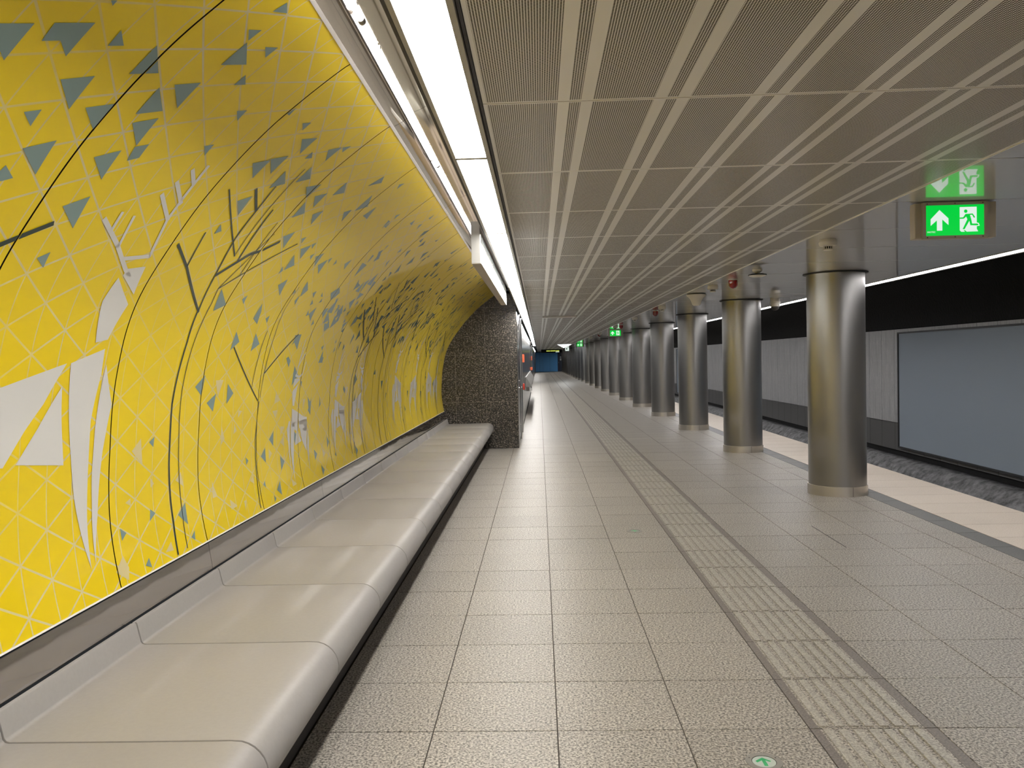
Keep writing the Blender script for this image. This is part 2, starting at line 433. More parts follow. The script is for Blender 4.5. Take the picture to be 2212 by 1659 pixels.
# ================================================================== MURAL WALL
PROF = [(-1.612,.60),(-1.640,.75),(-1.656,.9),(-1.656,1.05),(-1.645,1.2),(-1.630,1.35),(-1.602,1.5),(-1.560,1.65),(-1.500,1.78),(-1.403,1.925),(-1.269,2.10),(-1.13,2.25),(-.986,2.384),(-.85,2.49),(-.728,2.577),(-.67,2.612),(-.5,2.70)]
def catmull(P, n):
    out = []
    for i in range(len(P)-1):
        p = [P[max(i-1, 0)], P[i], P[i+1], P[min(i+2, len(P)-1)]]
        for k in range(n):
            t = k/n
            out.append(tuple(.5*(2*p[1][j]+(-p[0][j]+p[2][j])*t+(2*p[0][j]-5*p[1][j]+4*p[2][j]-p[3][j])*t*t+(-p[0][j]+3*p[1][j]-3*p[2][j]+p[3][j])*t**3) for j in (0, 1)))
    out.append(P[-1]); return out
CP = catmull(PROF, 6); SS = [0]
for a, b in zip(CP, CP[1:]): SS.append(SS[-1]+math.hypot(b[0]-a[0], b[1]-a[1]))
def at_s(s):
    for i in range(len(SS)-1):
        if s <= SS[i+1] or i == len(SS)-2:
            t = (s-SS[i])/(SS[i+1]-SS[i]); a, b = CP[i], CP[i+1]
            return a[0]+(b[0]-a[0])*t, a[1]+(b[1]-a[1])*t
def nrm(s):
    a = at_s(max(0, s-.04)); b = at_s(min(2.57, s+.04)); d = math.hypot(b[0]-a[0], b[1]-a[1])
    return (b[1]-a[1])/d, -(b[0]-a[0])/d          # points into the room
def onwall(s, off):
    x, z = at_s(s); n = nrm(s); return x+n[0]*off, z+n[1]*off
S0, S1 = .052, 2.388
PY = 13.77
wl = D.objects.new('wall_left', None); COL.objects.link(wl); struct(wl)
PW = .8185
def panel_bm(L):
    bm = bmesh.new(); uvl = bm.loops.layers.uv.new('UVMap'); N = 90; rows = []
    for i in range(N+1):
        s = S0+(S1-S0)*i/N; x, z = onwall(s, 0); rows.append((s, bm.verts.new((x, .0036, z)), bm.verts.new((x, L-.0036, z))))
    for (s0, a, b), (s1, c, d) in zip(rows, rows[1:]):
        f = bm.faces.new((a, c, d, b))
        for lp, uv in zip(f.loops, ((0, s0), (0, s1), (L, s1), (L, s0))): lp[uvl].uv = uv
    # returned edges, 8 mm deep
    for side in (1, 2):
        prev = None
        for r in rows:
            s = r[0]; x, z = onwall(s, -.008); v = bm.verts.new((x, r[side].co.y, z))
            if prev: bm.faces.new((prev[0], prev[1], v, r[side]) if side == 1 else (r[side], v, prev[1], prev[0])).material_index = 1
            prev = (r[side], v)
    return bm
pm = mesh('mural_panel', panel_bm(PW), ['mural', 'back'], smooth='auto')
for k in range(-9, 14):
    put('mural_panel', pm, (0, 3.07+PW*(k-1), 0), wl)
last = 3.07+PW*13
put('mural_panel', mesh('mural_panel', panel_bm(PY-last), ['mural', 'back'], smooth='auto'), (0, last, 0), wl)
bm = bmesh.new(); prof = [onwall(S0+(S1-S0)*i/60, -.010) for i in range(61)]
extrude_prof(bm, prof, -6, PY, closed=False); obj('backing', bm, 'back', wl, smooth=True)

MURAL = {"TR":[[[1.791,1.745],[1.832,1.82],[1.723,1.824],[1.777,1.721]],[[1.859,1.865],[1.916,1.965],[1.807,1.97],[1.832,1.919],[1.807,1.873]],[[1.941,2.053],[1.913,2.104],[1.888,2.058]],[[1.982,1.948],[1.992,1.964],[1.974,1.966]],[[1.969,2.204],[1.91,2.301],[1.86,2.205]],[[1.751,2.011],[1.805,2.103],[1.694,2.112]],[[1.911,2.401],[1.966,2.497],[1.858,2.502]],[[1.879,2.354],[1.826,2.453],[1.774,2.357]],[[1.635,1.984],[1.661,2.03],[1.609,2.035]],[[1.719,2.16],[1.768,2.246],[1.671,2.257]],[[1.747,2.374],[1.801,2.464],[1.692,2.471]],[[1.716,2.522],[1.662,2.527],[1.636,2.483],[1.687,2.469]],[[1.548,2.061],[1.604,2.153],[1.494,2.164]],[[1.604,2.335],[1.659,2.425],[1.551,2.434]],[[1.491,2.045],[1.465,2.096],[1.445,2.062],[1.46,2.035]],[[1.433,2.348],[1.49,2.438],[1.376,2.455]],[[1.258,2.378],[1.285,2.422],[1.231,2.43]],[[2.182,2.448],[2.211,2.497],[2.159,2.495]],[[2.153,2.498],[2.103,2.599],[2.047,2.501]],[[2.185,2.589],[2.215,2.643],[2.162,2.642]],[[2.078,2.646],[2.054,2.694],[2.027,2.645]],[[1.968,2.789],[1.993,2.837],[1.942,2.842]],[[2.271,2.452],[2.323,2.461],[2.303,2.51]],[[1.804,2.797],[1.827,2.841],[1.776,2.845]],[[1.849,3.182],[1.903,3.287],[1.798,3.28]],[[1.905,3.279],[1.961,3.387],[1.854,3.383]],[[1.903,3.478],[1.855,3.576],[1.799,3.476]],[[1.686,3.317],[1.735,3.403],[1.632,3.417]],[[1.568,3.332],[1.541,3.379],[1.518,3.334]],[[1.287,3.748],[1.214,3.895],[1.173,3.784]],[[2.081,3.071],[2.125,3.085],[2.082,3.097]],[[2.097,3.232],[2.124,3.283],[2.076,3.287]],[[2.049,3.351],[2.098,3.449],[1.997,3.454]],[[2.041,3.531],[2.017,3.58],[1.995,3.532]],[[1.989,3.657],[1.94,3.755],[1.886,3.655]],[[1.899,3.795],[1.954,3.915],[1.856,3.901]],[[2.094,3.637],[2.147,3.72],[2.047,3.721]],[[2.148,3.727],[2.182,3.784],[2.131,3.774]],[[2.044,4.152],[1.993,4.251],[1.944,4.147]],[[1.888,3.971],[1.938,4.072],[1.836,4.07]],[[1.839,3.929],[1.789,4.032],[1.737,3.937]],[[1.911,4.492],[1.95,4.566],[1.86,4.588]],[[1.805,4.136],[1.855,4.221],[1.755,4.226]],[[1.634,4.02],[1.684,4.113],[1.578,4.128]],[[1.667,4.263],[1.687,4.305],[1.641,4.309]],[[1.614,4.361],[1.66,4.464],[1.561,4.457]],[[1.663,4.461],[1.686,4.507],[1.64,4.513]],[[1.572,4.333],[1.515,4.44],[1.47,4.342]],[[1.489,4.29],[1.465,4.332],[1.44,4.3]],[[1.602,4.569],[1.625,4.611],[1.578,4.617]],[[1.569,4.802],[1.625,4.897],[1.518,4.913]],[[1.626,4.907],[1.648,4.947],[1.604,4.956]],[[1.649,5.048],[1.627,5.096],[1.604,5.064]],[[1.609,4.663],[1.652,4.75],[1.551,4.762]],[[1.38,4.405],[1.428,4.488],[1.322,4.527]],[[1.454,4.828],[1.401,4.935],[1.346,4.876],[1.406,4.83]],[[1.392,4.7],[1.369,4.743],[1.344,4.719]],[[1.314,4.827],[1.357,4.856],[1.287,4.877]],[[1.258,4.046],[1.285,4.086],[1.233,4.099]],[[1.258,4.347],[1.211,4.398],[1.136,4.425],[1.164,4.332]],[[1.174,4.515],[1.197,4.559],[1.149,4.571]],[[1.646,5.266],[1.694,5.334],[1.608,5.343]],[[0.584,3.382],[0.604,3.43],[0.559,3.423]],[[0.299,3.389],[0.275,3.432],[0.251,3.377]],[[0.27,3.134],[0.243,3.178],[0.22,3.138]],[[0.109,3.317],[0.066,3.326],[0.085,3.28]],[[0.27,3.724],[0.166,3.723],[0.227,3.637]],[[0.129,3.778],[0.084,3.763],[0.104,3.73]],[[0.858,3.905],[0.755,3.893],[0.803,3.805]],[[0.761,4.07],[0.67,4.047],[0.718,3.96]],[[0.806,4.212],[0.752,4.305],[0.699,4.22]],[[1.083,4.173],[1.03,4.255],[0.982,4.157]],[[1.084,4.46],[1.024,4.57],[0.98,4.456]],[[0.489,5.012],[0.396,5.007],[0.444,4.928]],[[0.403,4.858],[0.311,4.861],[0.358,4.778]],[[0.319,5.131],[0.277,5.208],[0.225,5.128]],[[0.172,5.07],[0.08,5.058],[0.123,4.987]],[[0.209,4.805],[0.166,4.806],[0.19,4.769]],[[0.104,4.916],[0.078,4.945],[0.06,4.901]],[[0.146,6.024],[0.101,6.092],[0.067,6.021]],[[0.345,6.278],[0.288,6.332],[0.248,6.272]],[[0.398,6.895],[0.309,6.9],[0.355,6.816]],[[0.172,7.172],[0.119,7.245],[0.078,7.143]],[[0.372,6.537],[0.348,6.579],[0.329,6.529]],[[0.193,6.494],[0.152,6.499],[0.171,6.453]],[[0.383,4.528],[0.359,4.572],[0.337,4.535]],[[1.27,5.532],[1.31,5.528],[1.319,5.601],[1.238,5.601]],[[1.301,5.639],[1.232,5.785],[1.199,5.682]],[[1.275,5.877],[1.219,6.006],[1.173,5.914]],[[1.24,5.778],[1.18,5.888],[1.137,5.799]],[[1.427,5.421],[1.487,5.527],[1.447,5.622],[1.375,5.529]],[[1.251,5.249],[1.307,5.322],[1.201,5.359]],[[1.274,5.196],[1.244,5.255],[1.23,5.207]],[[1.051,5.195],[1.094,5.175],[1.105,5.301],[0.999,5.307]],[[1.027,5.164],[1.067,5.193],[1.048,5.209]],[[0.954,5.157],[0.925,5.219],[0.882,5.204],[0.941,5.121]],[[1.219,5.412],[1.188,5.47],[1.171,5.424]],[[1.4,6.02],[1.449,6.112],[1.347,6.148]],[[1.327,6.47],[1.266,6.579],[1.206,6.481]],[[1.024,5.875],[1.044,5.932],[0.998,5.927]],[[1.102,6.233],[1.07,6.26],[1.057,6.23]],[[1.069,7.033],[1.041,7.031],[1.032,6.992]],[[0.713,6.784],[0.677,6.855],[0.644,6.838],[0.68,6.769]],[[0.394,6.892],[0.309,6.884],[0.357,6.817]],[[0.482,6.715],[0.448,6.735],[0.463,6.69]],[[0.372,6.548],[0.345,6.576],[0.328,6.54]],[[0.227,7.484],[0.205,7.513],[0.187,7.465]],[[1.391,5.058],[1.412,5.108],[1.36,5.131]],[[1.387,5.254],[1.417,5.24],[1.384,5.305]],[[1.337,5.309],[1.377,5.313],[1.352,5.351]],[[1.306,5.159],[1.35,5.141],[1.324,5.199]],[[1.292,5.87],[1.331,5.872],[1.308,5.91]],[[1.315,6.015],[1.359,6.007],[1.332,6.064]],[[1.228,6.203],[1.273,6.195],[1.244,6.25]]],"CR":[[[0.607,3.311],[0.493,3.334],[0.562,3.239]],[[0.416,3.698],[0.342,3.726],[0.385,3.641]],[[0.434,3.401],[0.401,3.435],[0.388,3.405]],[[0.372,3.23],[0.341,3.233],[0.361,3.19]],[[0.165,3.125],[0.11,3.154],[0.064,3.134],[0.115,3.057]],[[0.129,3.53],[0.088,3.539],[0.096,3.464]],[[0.587,4.348],[0.543,4.386],[0.53,4.341]],[[0.735,5.023],[0.671,5.101],[0.656,4.999]],[[0.438,5.219],[0.371,5.216],[0.402,5.15]],[[0.272,4.631],[0.219,4.626],[0.242,4.573]],[[0.265,6.114],[0.217,6.199],[0.188,6.117]]],"deer":[[[1.285,2.879],[1.31,2.99],[1.192,3.017],[1.257,2.878]],[[1.247,2.857],[1.151,3.011],[1.01,2.951],[0.997,2.874],[1.15,2.831]],[[0.849,2.4],[0.922,2.724],[0.787,2.626],[0.703,2.537],[0.6,2.44],[0.62,2.2],[0.8,2.1],[0.86,2.2]],[[0.844,2.719],[0.567,2.763],[0.601,2.502],[0.71,2.609]],[[0.922,2.747],[0.975,2.947],[0.88,2.956],[0.707,2.922],[0.472,2.919],[0.168,2.903],[0.424,2.836],[0.611,2.801],[0.764,2.775]],[[0.917,2.978],[0.763,3.06],[0.587,3.014],[0.35,2.983],[0.179,2.936],[0.396,2.947],[0.515,2.946],[0.673,2.954]]],"ds":[[0.0187,[[1.435,2.574],[1.361,2.734],[1.284,2.867],[1.241,2.953]]],[0.015300000000000001,[[1.474,2.643],[1.404,2.648]]],[0.014450000000000001,[[1.475,2.72],[1.355,2.744]]],[0.017,[[1.316,2.805],[1.353,2.972],[1.505,2.928],[1.659,2.926],[1.749,2.92]]],[0.0187,[[1.583,2.787],[1.505,2.932]]],[0.0187,[[1.646,2.816],[1.581,2.939]]],[0.0187,[[1.71,2.848],[1.664,2.927]]]],"d2":[[[0.803,5.375],[0.805,5.476],[0.793,5.493],[0.743,5.366]],[[0.72,5.357],[0.766,5.47],[0.62,5.415],[0.625,5.381]],[[0.605,5.373],[0.573,5.511],[0.439,5.519],[0.477,5.387]],[[0.569,5.523],[0.512,5.731],[0.42,5.731],[0.464,5.547]],[[0.528,5.318],[0.471,5.279],[0.363,5.312],[0.168,5.323],[0.388,5.342],[0.52,5.346]],[[0.519,5.364],[0.528,5.466],[0.462,5.444],[0.323,5.425],[0.134,5.359],[0.359,5.357]],[[0.457,5.502],[0.367,5.606],[0.352,5.449]],[[0.541,5.521],[0.527,5.731],[0.437,5.743],[0.288,5.711],[0.372,5.617]],[[0.465,5.763],[0.349,5.789],[0.145,5.733],[0.289,5.732]]],"s2":[[0.016,[[1.067,5.438],[0.921,5.421],[0.829,5.408]]],[0.014,[[1.018,5.481],[0.924,5.423]]],[0.014,[[0.98,5.523],[0.897,5.425]]],[0.016,[[0.826,5.386],[0.814,5.472],[0.833,5.544],[0.913,5.572]]]],"tr":[[[0.017,[[1.276,2.201],[1.374,2.353]]]],[[0.013,[[1.429,3.113],[1.349,3.293],[1.16,3.632]]],[0.009,[[1.511,3.257],[1.349,3.293]]],[0.013,[[1.164,3.622],[1.017,3.625],[0.879,3.601],[0.734,3.579],[0.6,3.578],[0.465,3.578],[0.33,3.582],[0.205,3.583],[0.063,3.569]]],[0.011,[[1.165,3.628],[1.343,3.592],[1.529,3.544],[1.684,3.539],[1.821,3.52]]],[0.008,[[1.711,3.185],[1.457,3.655]]],[0.016,[[1.767,3.381],[1.684,3.539]]],[0.006,[[1.467,3.651],[1.741,3.633],[1.96,3.621]]],[0.012,[[1.439,3.717],[1.724,3.681]]],[0.018,[[1.343,3.592],[1.49,3.8],[1.521,3.883]]],[0.018,[[1.534,3.909],[1.602,4.024]]],[0.007,[[1.285,3.705],[1.423,3.921],[1.631,4.263]]],[0.006,[[1.374,3.842],[1.682,3.835]]],[0.006,[[1.626,3.897],[1.431,3.797],[1.286,3.706],[1.21,3.726],[1.113,3.716],[0.947,3.684],[0.808,3.667],[0.651,3.664],[0.414,3.678],[0.254,3.684],[0.067,3.669]]]],[[0.009,[[1.0,4.199],[0.684,4.711]]],[0.007,[[1.103,4.629],[0.777,4.574]]],[0.01,[[1.103,5.234],[0.854,4.759]]],[0.006,[[1.404,4.747],[1.246,4.747],[1.076,4.784],[0.887,4.758],[0.709,4.731]]],[0.009,[[0.684,4.719],[0.474,4.686],[0.274,4.687],[0.072,4.658]]]],[[0.018,[[1.38,6.611],[1.118,7.176]]],[0.014,[[1.198,7.636],[0.947,7.153]]],[0.01,[[1.465,6.737],[1.318,6.793]]],[0.01,[[1.513,6.702],[1.289,7.18]]],[0.012,[[1.408,7.069],[1.109,7.192],[0.952,7.149],[0.775,7.05],[0.602,7.012],[0.426,7.033],[0.251,7.036],[0.117,7.018]]],[0.012,[[1.384,7.182],[1.084,7.317],[0.952,7.229],[0.773,7.147],[0.596,7.128],[0.418,7.155],[0.239,7.164],[0.11,7.109]]],[0.01,[[1.282,7.469],[1.147,7.513]]]],[[0.018,[[1.268,7.765],[0.953,8.373]]],[0.016,[[1.366,8.77],[1.097,8.426]]],[0.014,[[1.613,8.223],[1.248,8.35],[1.0,8.364],[0.757,8.295],[0.529,8.286],[0.3,8.305],[0.064,8.288]]],[0.012,[[1.345,8.122],[1.107,8.314],[0.988,8.319]]]],[[0.018,[[1.249,10.969],[0.96,11.511],[0.771,11.301],[0.54,11.257],[0.302,11.359],[0.065,11.37]]],[0.02,[[1.373,12.343],[0.993,11.806]]],[0.015,[[1.18,10.939],[0.96,11.511]]],[0.012,[[1.383,11.604],[1.09,11.478],[0.849,11.331]]]],[[0.02,[[1.41,12.237],[1.151,13.097],[0.836,12.971],[0.571,12.884],[0.305,12.922],[0.074,12.892]]],[0.02,[[1.688,12.651],[1.307,12.816],[0.963,13.21],[0.654,13.128]]]]]}
def clip(P, ax, lim, keep_less):
    out = []
    for i in range(len(P)):
        p, q = P[i], P[(i+1) % len(P)]
        dp, dq = (lim-p[ax], lim-q[ax]) if keep_less else (p[ax]-lim, q[ax]-lim)
        if dp >= 0: out.append(p)
        if (dp > 0 > dq) or (dp < 0 < dq):
            t = dp/(dp-dq); out.append((p[0]+(q[0]-p[0])*t, p[1]+(q[1]-p[1])*t))
    return out
def slabs(P, ax, levels_lo_hi):
    for lo_, hi_ in levels_lo_hi:
        if max(p[ax] for p in P) <= lo_ or min(p[ax] for p in P) >= hi_: continue
        Q = clip(clip(P, ax, lo_, False), ax, hi_, True) if P else []
        if len(Q) > 2: yield Q
def decal(polys, name, mat, off, tf=None):
    verts, faces, NN = [], [], []; key = {}
    for P in polys:
        Q = [tf(*p) for p in P] if tf else P
        if max(q[1] for q in Q) > PY or min(q[1] for q in Q) < -6: continue
        for t in tessellate_polygon([[Vector((s, y, 0)) for s, y in Q]]):
            T = [Q[i] for i in t]
            k0 = math.floor((min(p[1] for p in T)-3.07)/PW); k1 = math.ceil((max(p[1] for p in T)-3.07)/PW)
            for A in slabs(T, 1, [(3.07+PW*k+.0041, 3.07+PW*(k+1)-.0041) for k in range(k0, k1+1)]):
                s0 = math.floor(min(p[0] for p in A)/.03); s1 = math.ceil(max(p[0] for p in A)/.03)
                for B in slabs(A, 0, [(.03*j, .03*(j+1)) for j in range(s0, s1+1)]):
                    ids = []
                    for s, y in B:
                        s = min(max(s, S0), S1); kk_ = (round(s, 5), round(y, 5))
                        if kk_ not in key:
                            x, z = onwall(s, off); key[kk_] = len(verts); verts.append((x, y, z)); q = nrm(s); NN.append((q[0], 0, q[1]))
                        if key[kk_] not in ids: ids.append(key[kk_])
                    if len(ids) < 3: continue
                    p0, p1, p2 = (Vector(verts[i]) for i in ids[:3]); n_ = (p1-p0).cross(p2-p0)
                    if n_.length < 1e-9: continue
                    if n_.dot(Vector(NN[ids[0]])) < 0: ids = ids[::-1]
                    faces.append(ids)
    if not faces: return None
    me = D.meshes.new(name); me.from_pydata(verts, [], faces); me.materials.append(M[mat])
    for p in me.polygons: p.use_smooth = True
    if not me.validate(): me.normals_split_custom_set_from_vertices(NN)
    return put(name, me, (0, 0, 0), wl)
def ribbon(w_, pts):
    out = []
    for (s0, y0), (s1, y1) in zip(pts, pts[1:]):
        d = math.hypot(s1-s0, y1-y0)
        if d < 1e-5: continue
        ns, ny = -(y1-y0)/d*w_/2, (s1-s0)/d*w_/2; ex, ey = (s1-s0)/d*w_*.25, (y1-y0)/d*w_*.25
        out.append([(s0+ns-ex, y0+ny-ey), (s1+ns+ex, y1+ny+ey), (s1-ns+ex, y1-ny+ey), (s0-ns-ex, y0-ny-ey)])
    return out
decal(MURAL['TR'], 'triangle_print', 'teal', .0012)
decal(MURAL['CR'], 'triangle_print', 'beige_print', .0010)
# the pattern goes on: triangles snapped to the printed net
rnd = random.Random(11)
def rtri(y, s, sc):
    a = rnd.choice([0, 1, 2, 3, 4, 5])*PI/3+PI/6*rnd.choice([0, 0, 1]); k = rnd.choice([(1, 1), (1, .55), (.6, 1)])
    r = .168*sc; p = (s, y)
    q1 = (s+r*k[0]*math.cos(a), y+r*k[0]*math.sin(a)); q2 = (s+r*k[1]*math.cos(a+PI/3), y+r*k[1]*math.sin(a+PI/3))
    return [p, q1, q2]
def scatter(n, y0, y1, dens, sizes):
    out = []
    while len(out) < n:
        y = rnd.uniform(y0, y1); s = rnd.uniform(.12, 2.3)
        if rnd.random() > dens(s): continue
        a = round((s-.109)/.0421)*.0421+.109; b = round((y-2.222)/.075)*.075+2.222
        t = rtri(b, a, rnd.choice(sizes))
        if max(p[0] for p in t) < S1-.02 and min(p[0] for p in t) > S0+.02: out.append(t)
    return out
up_d = lambda s: (.10 if s < .9 else .25 if s < 1.15 else 1.0 if s < 2.0 else .55)
T1 = scatter(150, 4.35, 8.0, up_d, [.35, .5, .65, .8]); T1 = [t for t in T1 if not (t[0][1] < 5.6 and 1.0 < t[0][0] < 1.95)]
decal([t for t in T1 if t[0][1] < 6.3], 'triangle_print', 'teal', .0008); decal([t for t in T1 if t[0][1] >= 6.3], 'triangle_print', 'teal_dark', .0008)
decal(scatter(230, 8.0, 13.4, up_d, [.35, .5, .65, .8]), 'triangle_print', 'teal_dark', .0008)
decal(scatter(40, -4, 1.7, up_d, [.5, .8, 1.0]), 'triangle_print', 'teal', .0008)
decal(scatter(30, 4.0, 9.0, lambda s: 1 if s < .9 else .05, [.4, .6]), 'triangle_print', 'beige_print', .0006)
# deer
def flat(l): return [p for st_ in l if st_ for p in ribbon(*st_)]
decal(MURAL['deer']+flat(MURAL['ds']), 'deer_print', 'white_print', .0016)
d2 = MURAL['d2']+flat(MURAL['s2'])
decal(d2, 'deer_print', 'white_print', .0016)
for yy, sc, mir in ((6.55, .95, 1), (7.45, 1.0, -1), (9.25, 1.25, 1), (10.75, 1.2, -1), (12.0, 1.25, 1), (13.0, 1.1, -1)):
    decal(d2, 'deer_print', 'white_print', .0016, tf=lambda s, y: ((s-.13)*sc+.16, yy+mir*(y-5.42)*sc))
# trees
trees = [flat(t) for t in MURAL['tr']]
for t in trees: decal(t, 'tree_print', 'green_print', .0020)
for yy in (3.9, 5.0, 6.2, 7.3, 8.1, 9.3): decal(trees[1], 'tree_print', 'green_print', .0019, tf=lambda s, y: (s, y+yy))
for yy in (-5.2, ): decal(trees[1], 'tree_print', 'green_print', .0019, tf=lambda s, y: (s, y+yy))
# lower white edge, mirror band
bm = bmesh.new(); a = onwall(.0455, .0025); b = onwall(.0515, .0025); c = onwall(.0515, -.012); d = onwall(.0455, -.012)
extrude_prof(bm, [a, b, c, d], -6, PY); obj('lower_edge_trim', bm, 'alu', wl)
bm = bmesh.new(); nb = 0
y = 3.894-2.05*5
while y < PY-.05:
    y1 = min(y+2.05, PY); bmx = bmesh.new()
    extrude_prof(bmx, [(-1.6205, .637), (-1.603, .513), (-1.613, .513), (-1.632, .637)], y+.0015, y1-.0015)
    obj('mirror_band', bmx, 'mirror', wl); y = y1
# top trim between mural and cove
bm = bmesh.new(); extrude_prof(bm, [(-.679, 2.606), (-.666, 2.612), (-.672, 2.625), (-.69, 2.615)], -6, PY); obj('upper_edge_trim', bm, 'alu', wl)

# ================================================================== COVE ABOVE THE MURAL
cv = D.objects.new('trim_3', None); COL.objects.link(cv); struct(cv)
cprof = [(-.666, 2.614), (-.640, 2.626), (-.612, 2.643), (-.592, 2.660), (-.583, 2.672)]
rprof = [(-.580, 2.674), (-.565, 2.680), (-.535, 2.692), (-.500, 2.706), (-.43, 2.716), (-.345, 2.72)]
y = 3.915-2.11*5
while y < PY+.3:
    bmx = bmesh.new(); y1 = y+2.11
    cf = catmull(cprof, 3)
    extrude_prof(bmx, cf+[(x, z+.012) for x, z in cf[::-1]], y+.002, min(y1, PY+.3)-.002)
    obj('cove_panel', bmx, 'cove', cv, smooth='auto')
    bmx = bmesh.new(); cf = catmull(rprof, 3); extrude_prof(bmx, cf+[(x, z+.012) for x, z in cf[::-1]], y+.002, min(y1, PY+.3)-.002)
    obj('reflector_panel', bmx, 'reflector', cv, smooth='auto'); y = y1
bxo('cove_back', -.7, -.34, -6, PY+.3, 2.74, 2.76, 'black', cv)
g = thing('cove_tube', '', 'ceiling light', (-.572, 0, 2.643), 'slim light tubes in the cove above the mural')
bm = bmesh.new(); tube(bm, (0, .015, 0), (0, 2.045, 0), .0105, 16); obj('tube', bm, 'tube', g, smooth='auto')
for a, b in ((0, .015), (2.045, 2.06)): bm = bmesh.new(); tube(bm, (0, a, 0), (0, b, 0), .0135, 16); obj('end_cap', bm, 'frame', g, smooth='auto')
for a in (.3, 1.74): bm = bmesh.new(); box(bm, -.005, .005, a, a+.02, .012, .03); obj('clip', bm, 'frame', g)
for i in range(-4, 5):
    c = g if i == -4 else copy_tree(g); c.location = (-.572, 2.77+2.065*(i-1), 2.643)
    c['label'] = ('slim cove light tube overhead behind the viewer' if i < 0 else 'nearest slim cove tube, cut by the top picture edge' if i == 0 else 'slim glowing tube in the cove, %s from the camera' % ORD[i])

# ================================================================== BENCH
bn = thing('bench', 'long pale cast-stone bench running along under the yellow mural', 'bench', (-1.2, 6, 0))
bp = [(-1.590, .512), (-1.574, .515), (-1.569, .510), (-1.553, .440), (-1.547, .433), (-1.538, .4305), (-1.2, .431), (-.895, .433)]
for i in range(1, 10):
    a = PI/2-i*PI/9*.62; bp.append((-.885+.095*math.cos(a), .338+.095*math.sin(a)))
bp += [(-.792, .318), (-.800, .295), (-.815, .275), (-.84, .262), (-.87, .262), (-.90, .30), (-1.45, .33), (-1.60, .40)]
smb = bmesh.new(); extrude_prof(smb, bp, .0035, .8095)
side = [f for f in smb.faces if abs(f.normal.y) > .9]
ed = list({e for f in side for e in f.edges})
bmesh.ops.bevel(smb, geom=ed, offset=.003, segments=2, profile=.5, affect='EDGES')
sme = mesh('seat_module', smb, 'bench', smooth='auto')
for k in range(-9, 14): put('seat_module', sme, (1.2, 2.262+.813*(k)-6, 0), bn)
yl = 2.262+.813*14
smb = bmesh.new(); extrude_prof(smb, bp, .003, PY-yl-.004); put('seat_module', mesh('seat_module', smb, 'bench', smooth='auto'), (1.2, yl-6, 0), bn)
bm = bmesh.new(); box(bm, -.40, .235, -12, PY-6-.003, .0, .29); box(bm, -.40, .22, -12, PY-6-.003, .29, .325); obj('plinth', bm, 'dark', bn)
bm = bmesh.new(); box(bm, -.385, -.375, -12, PY-6-.003, .33, .505); obj('back_joint', bm, 'black', bn)

# ================================================================== GRANITE END WALL
ge = D.objects.new('wall_back', None); COL.objects.link(ge); struct(ge)
bxo('core', -1.95, -.374, PY+.0015, PY+.6, 0, 2.60, 'ggrout', ge)
xs = [-.372, -.905, -1.412, -1.93]; zs = [0, .79, 1.587, 2.378, 2.60]
for i in range(3):
    for j in range(4):
        bxo('granite_slab', xs[i+1]+.002, xs[i]-.002, PY-.004, PY+.0014, zs[j]+.002, zs[j+1]-.002, 'gdark', ge)
for j in range(4): bxo('granite_slab', -.373, -.369, PY+.003, PY+.60, zs[j]+.002, zs[j+1]-.002, 'gdark', ge)

# ================================================================== HANGING SIGN BOX
sb = thing('sign_box', 'long glossy white sign box hanging beside the light strip before the granite wall', 'sign', (-.39, 5.303, 2.12))
bm = bmesh.new(); box(bm, -.032, .024, 0, .004, 0, .268); obj('end_plate', bm, 'white2', sb)
bm = bmesh.new(); box(bm, -.030, .022, .004, 4.06, .004, .266); obj('body', bm, 'signframe', sb)
for a, b in ((.004, 1.36), (1.363, 2.71), (2.713, 4.06)):
    bm = bmesh.new(); box(bm, .0225, .030, a, b, .0, .186)
    k_ = obj('face_panel', bm, 'sbface', sb) if 'sbface' in M else None
    if k_ is None: M['sbface'] = plain('glossy_white_glass', (.70, .72, .71), .06, 0, .8, 1.0); bm = bmesh.new(); box(bm, .0225, .030, a, b, .0, .186); obj('face_panel', bm, 'sbface', sb)
bm = bmesh.new(); box(bm, -.032, .030, .004, 4.06, -.004, 0); obj('underside', bm, 'signframe', sb)
for yy in (.4, 2.0, 3.7): bm = bmesh.new(); box(bm, -.006, .006, yy, yy+.02, .268, .6); obj('hanger', bm, 'frame_dark', sb)

# ================================================================== METAL WALL BEYOND THE GRANITE
w2 = D.objects.new('wall_left', None); COL.objects.link(w2); struct(w2)
def skew(y): return -.378-.0013*max(0, y-14.4)
bm = bmesh.new(); box(bm, 0, .02, .004, 1.196, .05, 2.40)
bmesh.ops.bevel(bm, geom=bm.edges[:], offset=.004, segments=1, affect='EDGES')
cabp = mesh('steel_panel', bm, 'cab')
y = 14.40
while y < Y_END-1:
    if not (36.5 < y < 48): put('steel_panel', cabp, (skew(y)-.02, y, 0), w2)
    y += 1.2
bxo('backing', -.9, -.46, PY+.62, Y_END, 0, 2.70, 'black', w2)
bxo('skirting', -.46, -.385, PY+.62, 36, 0, .048, 'black', w2)
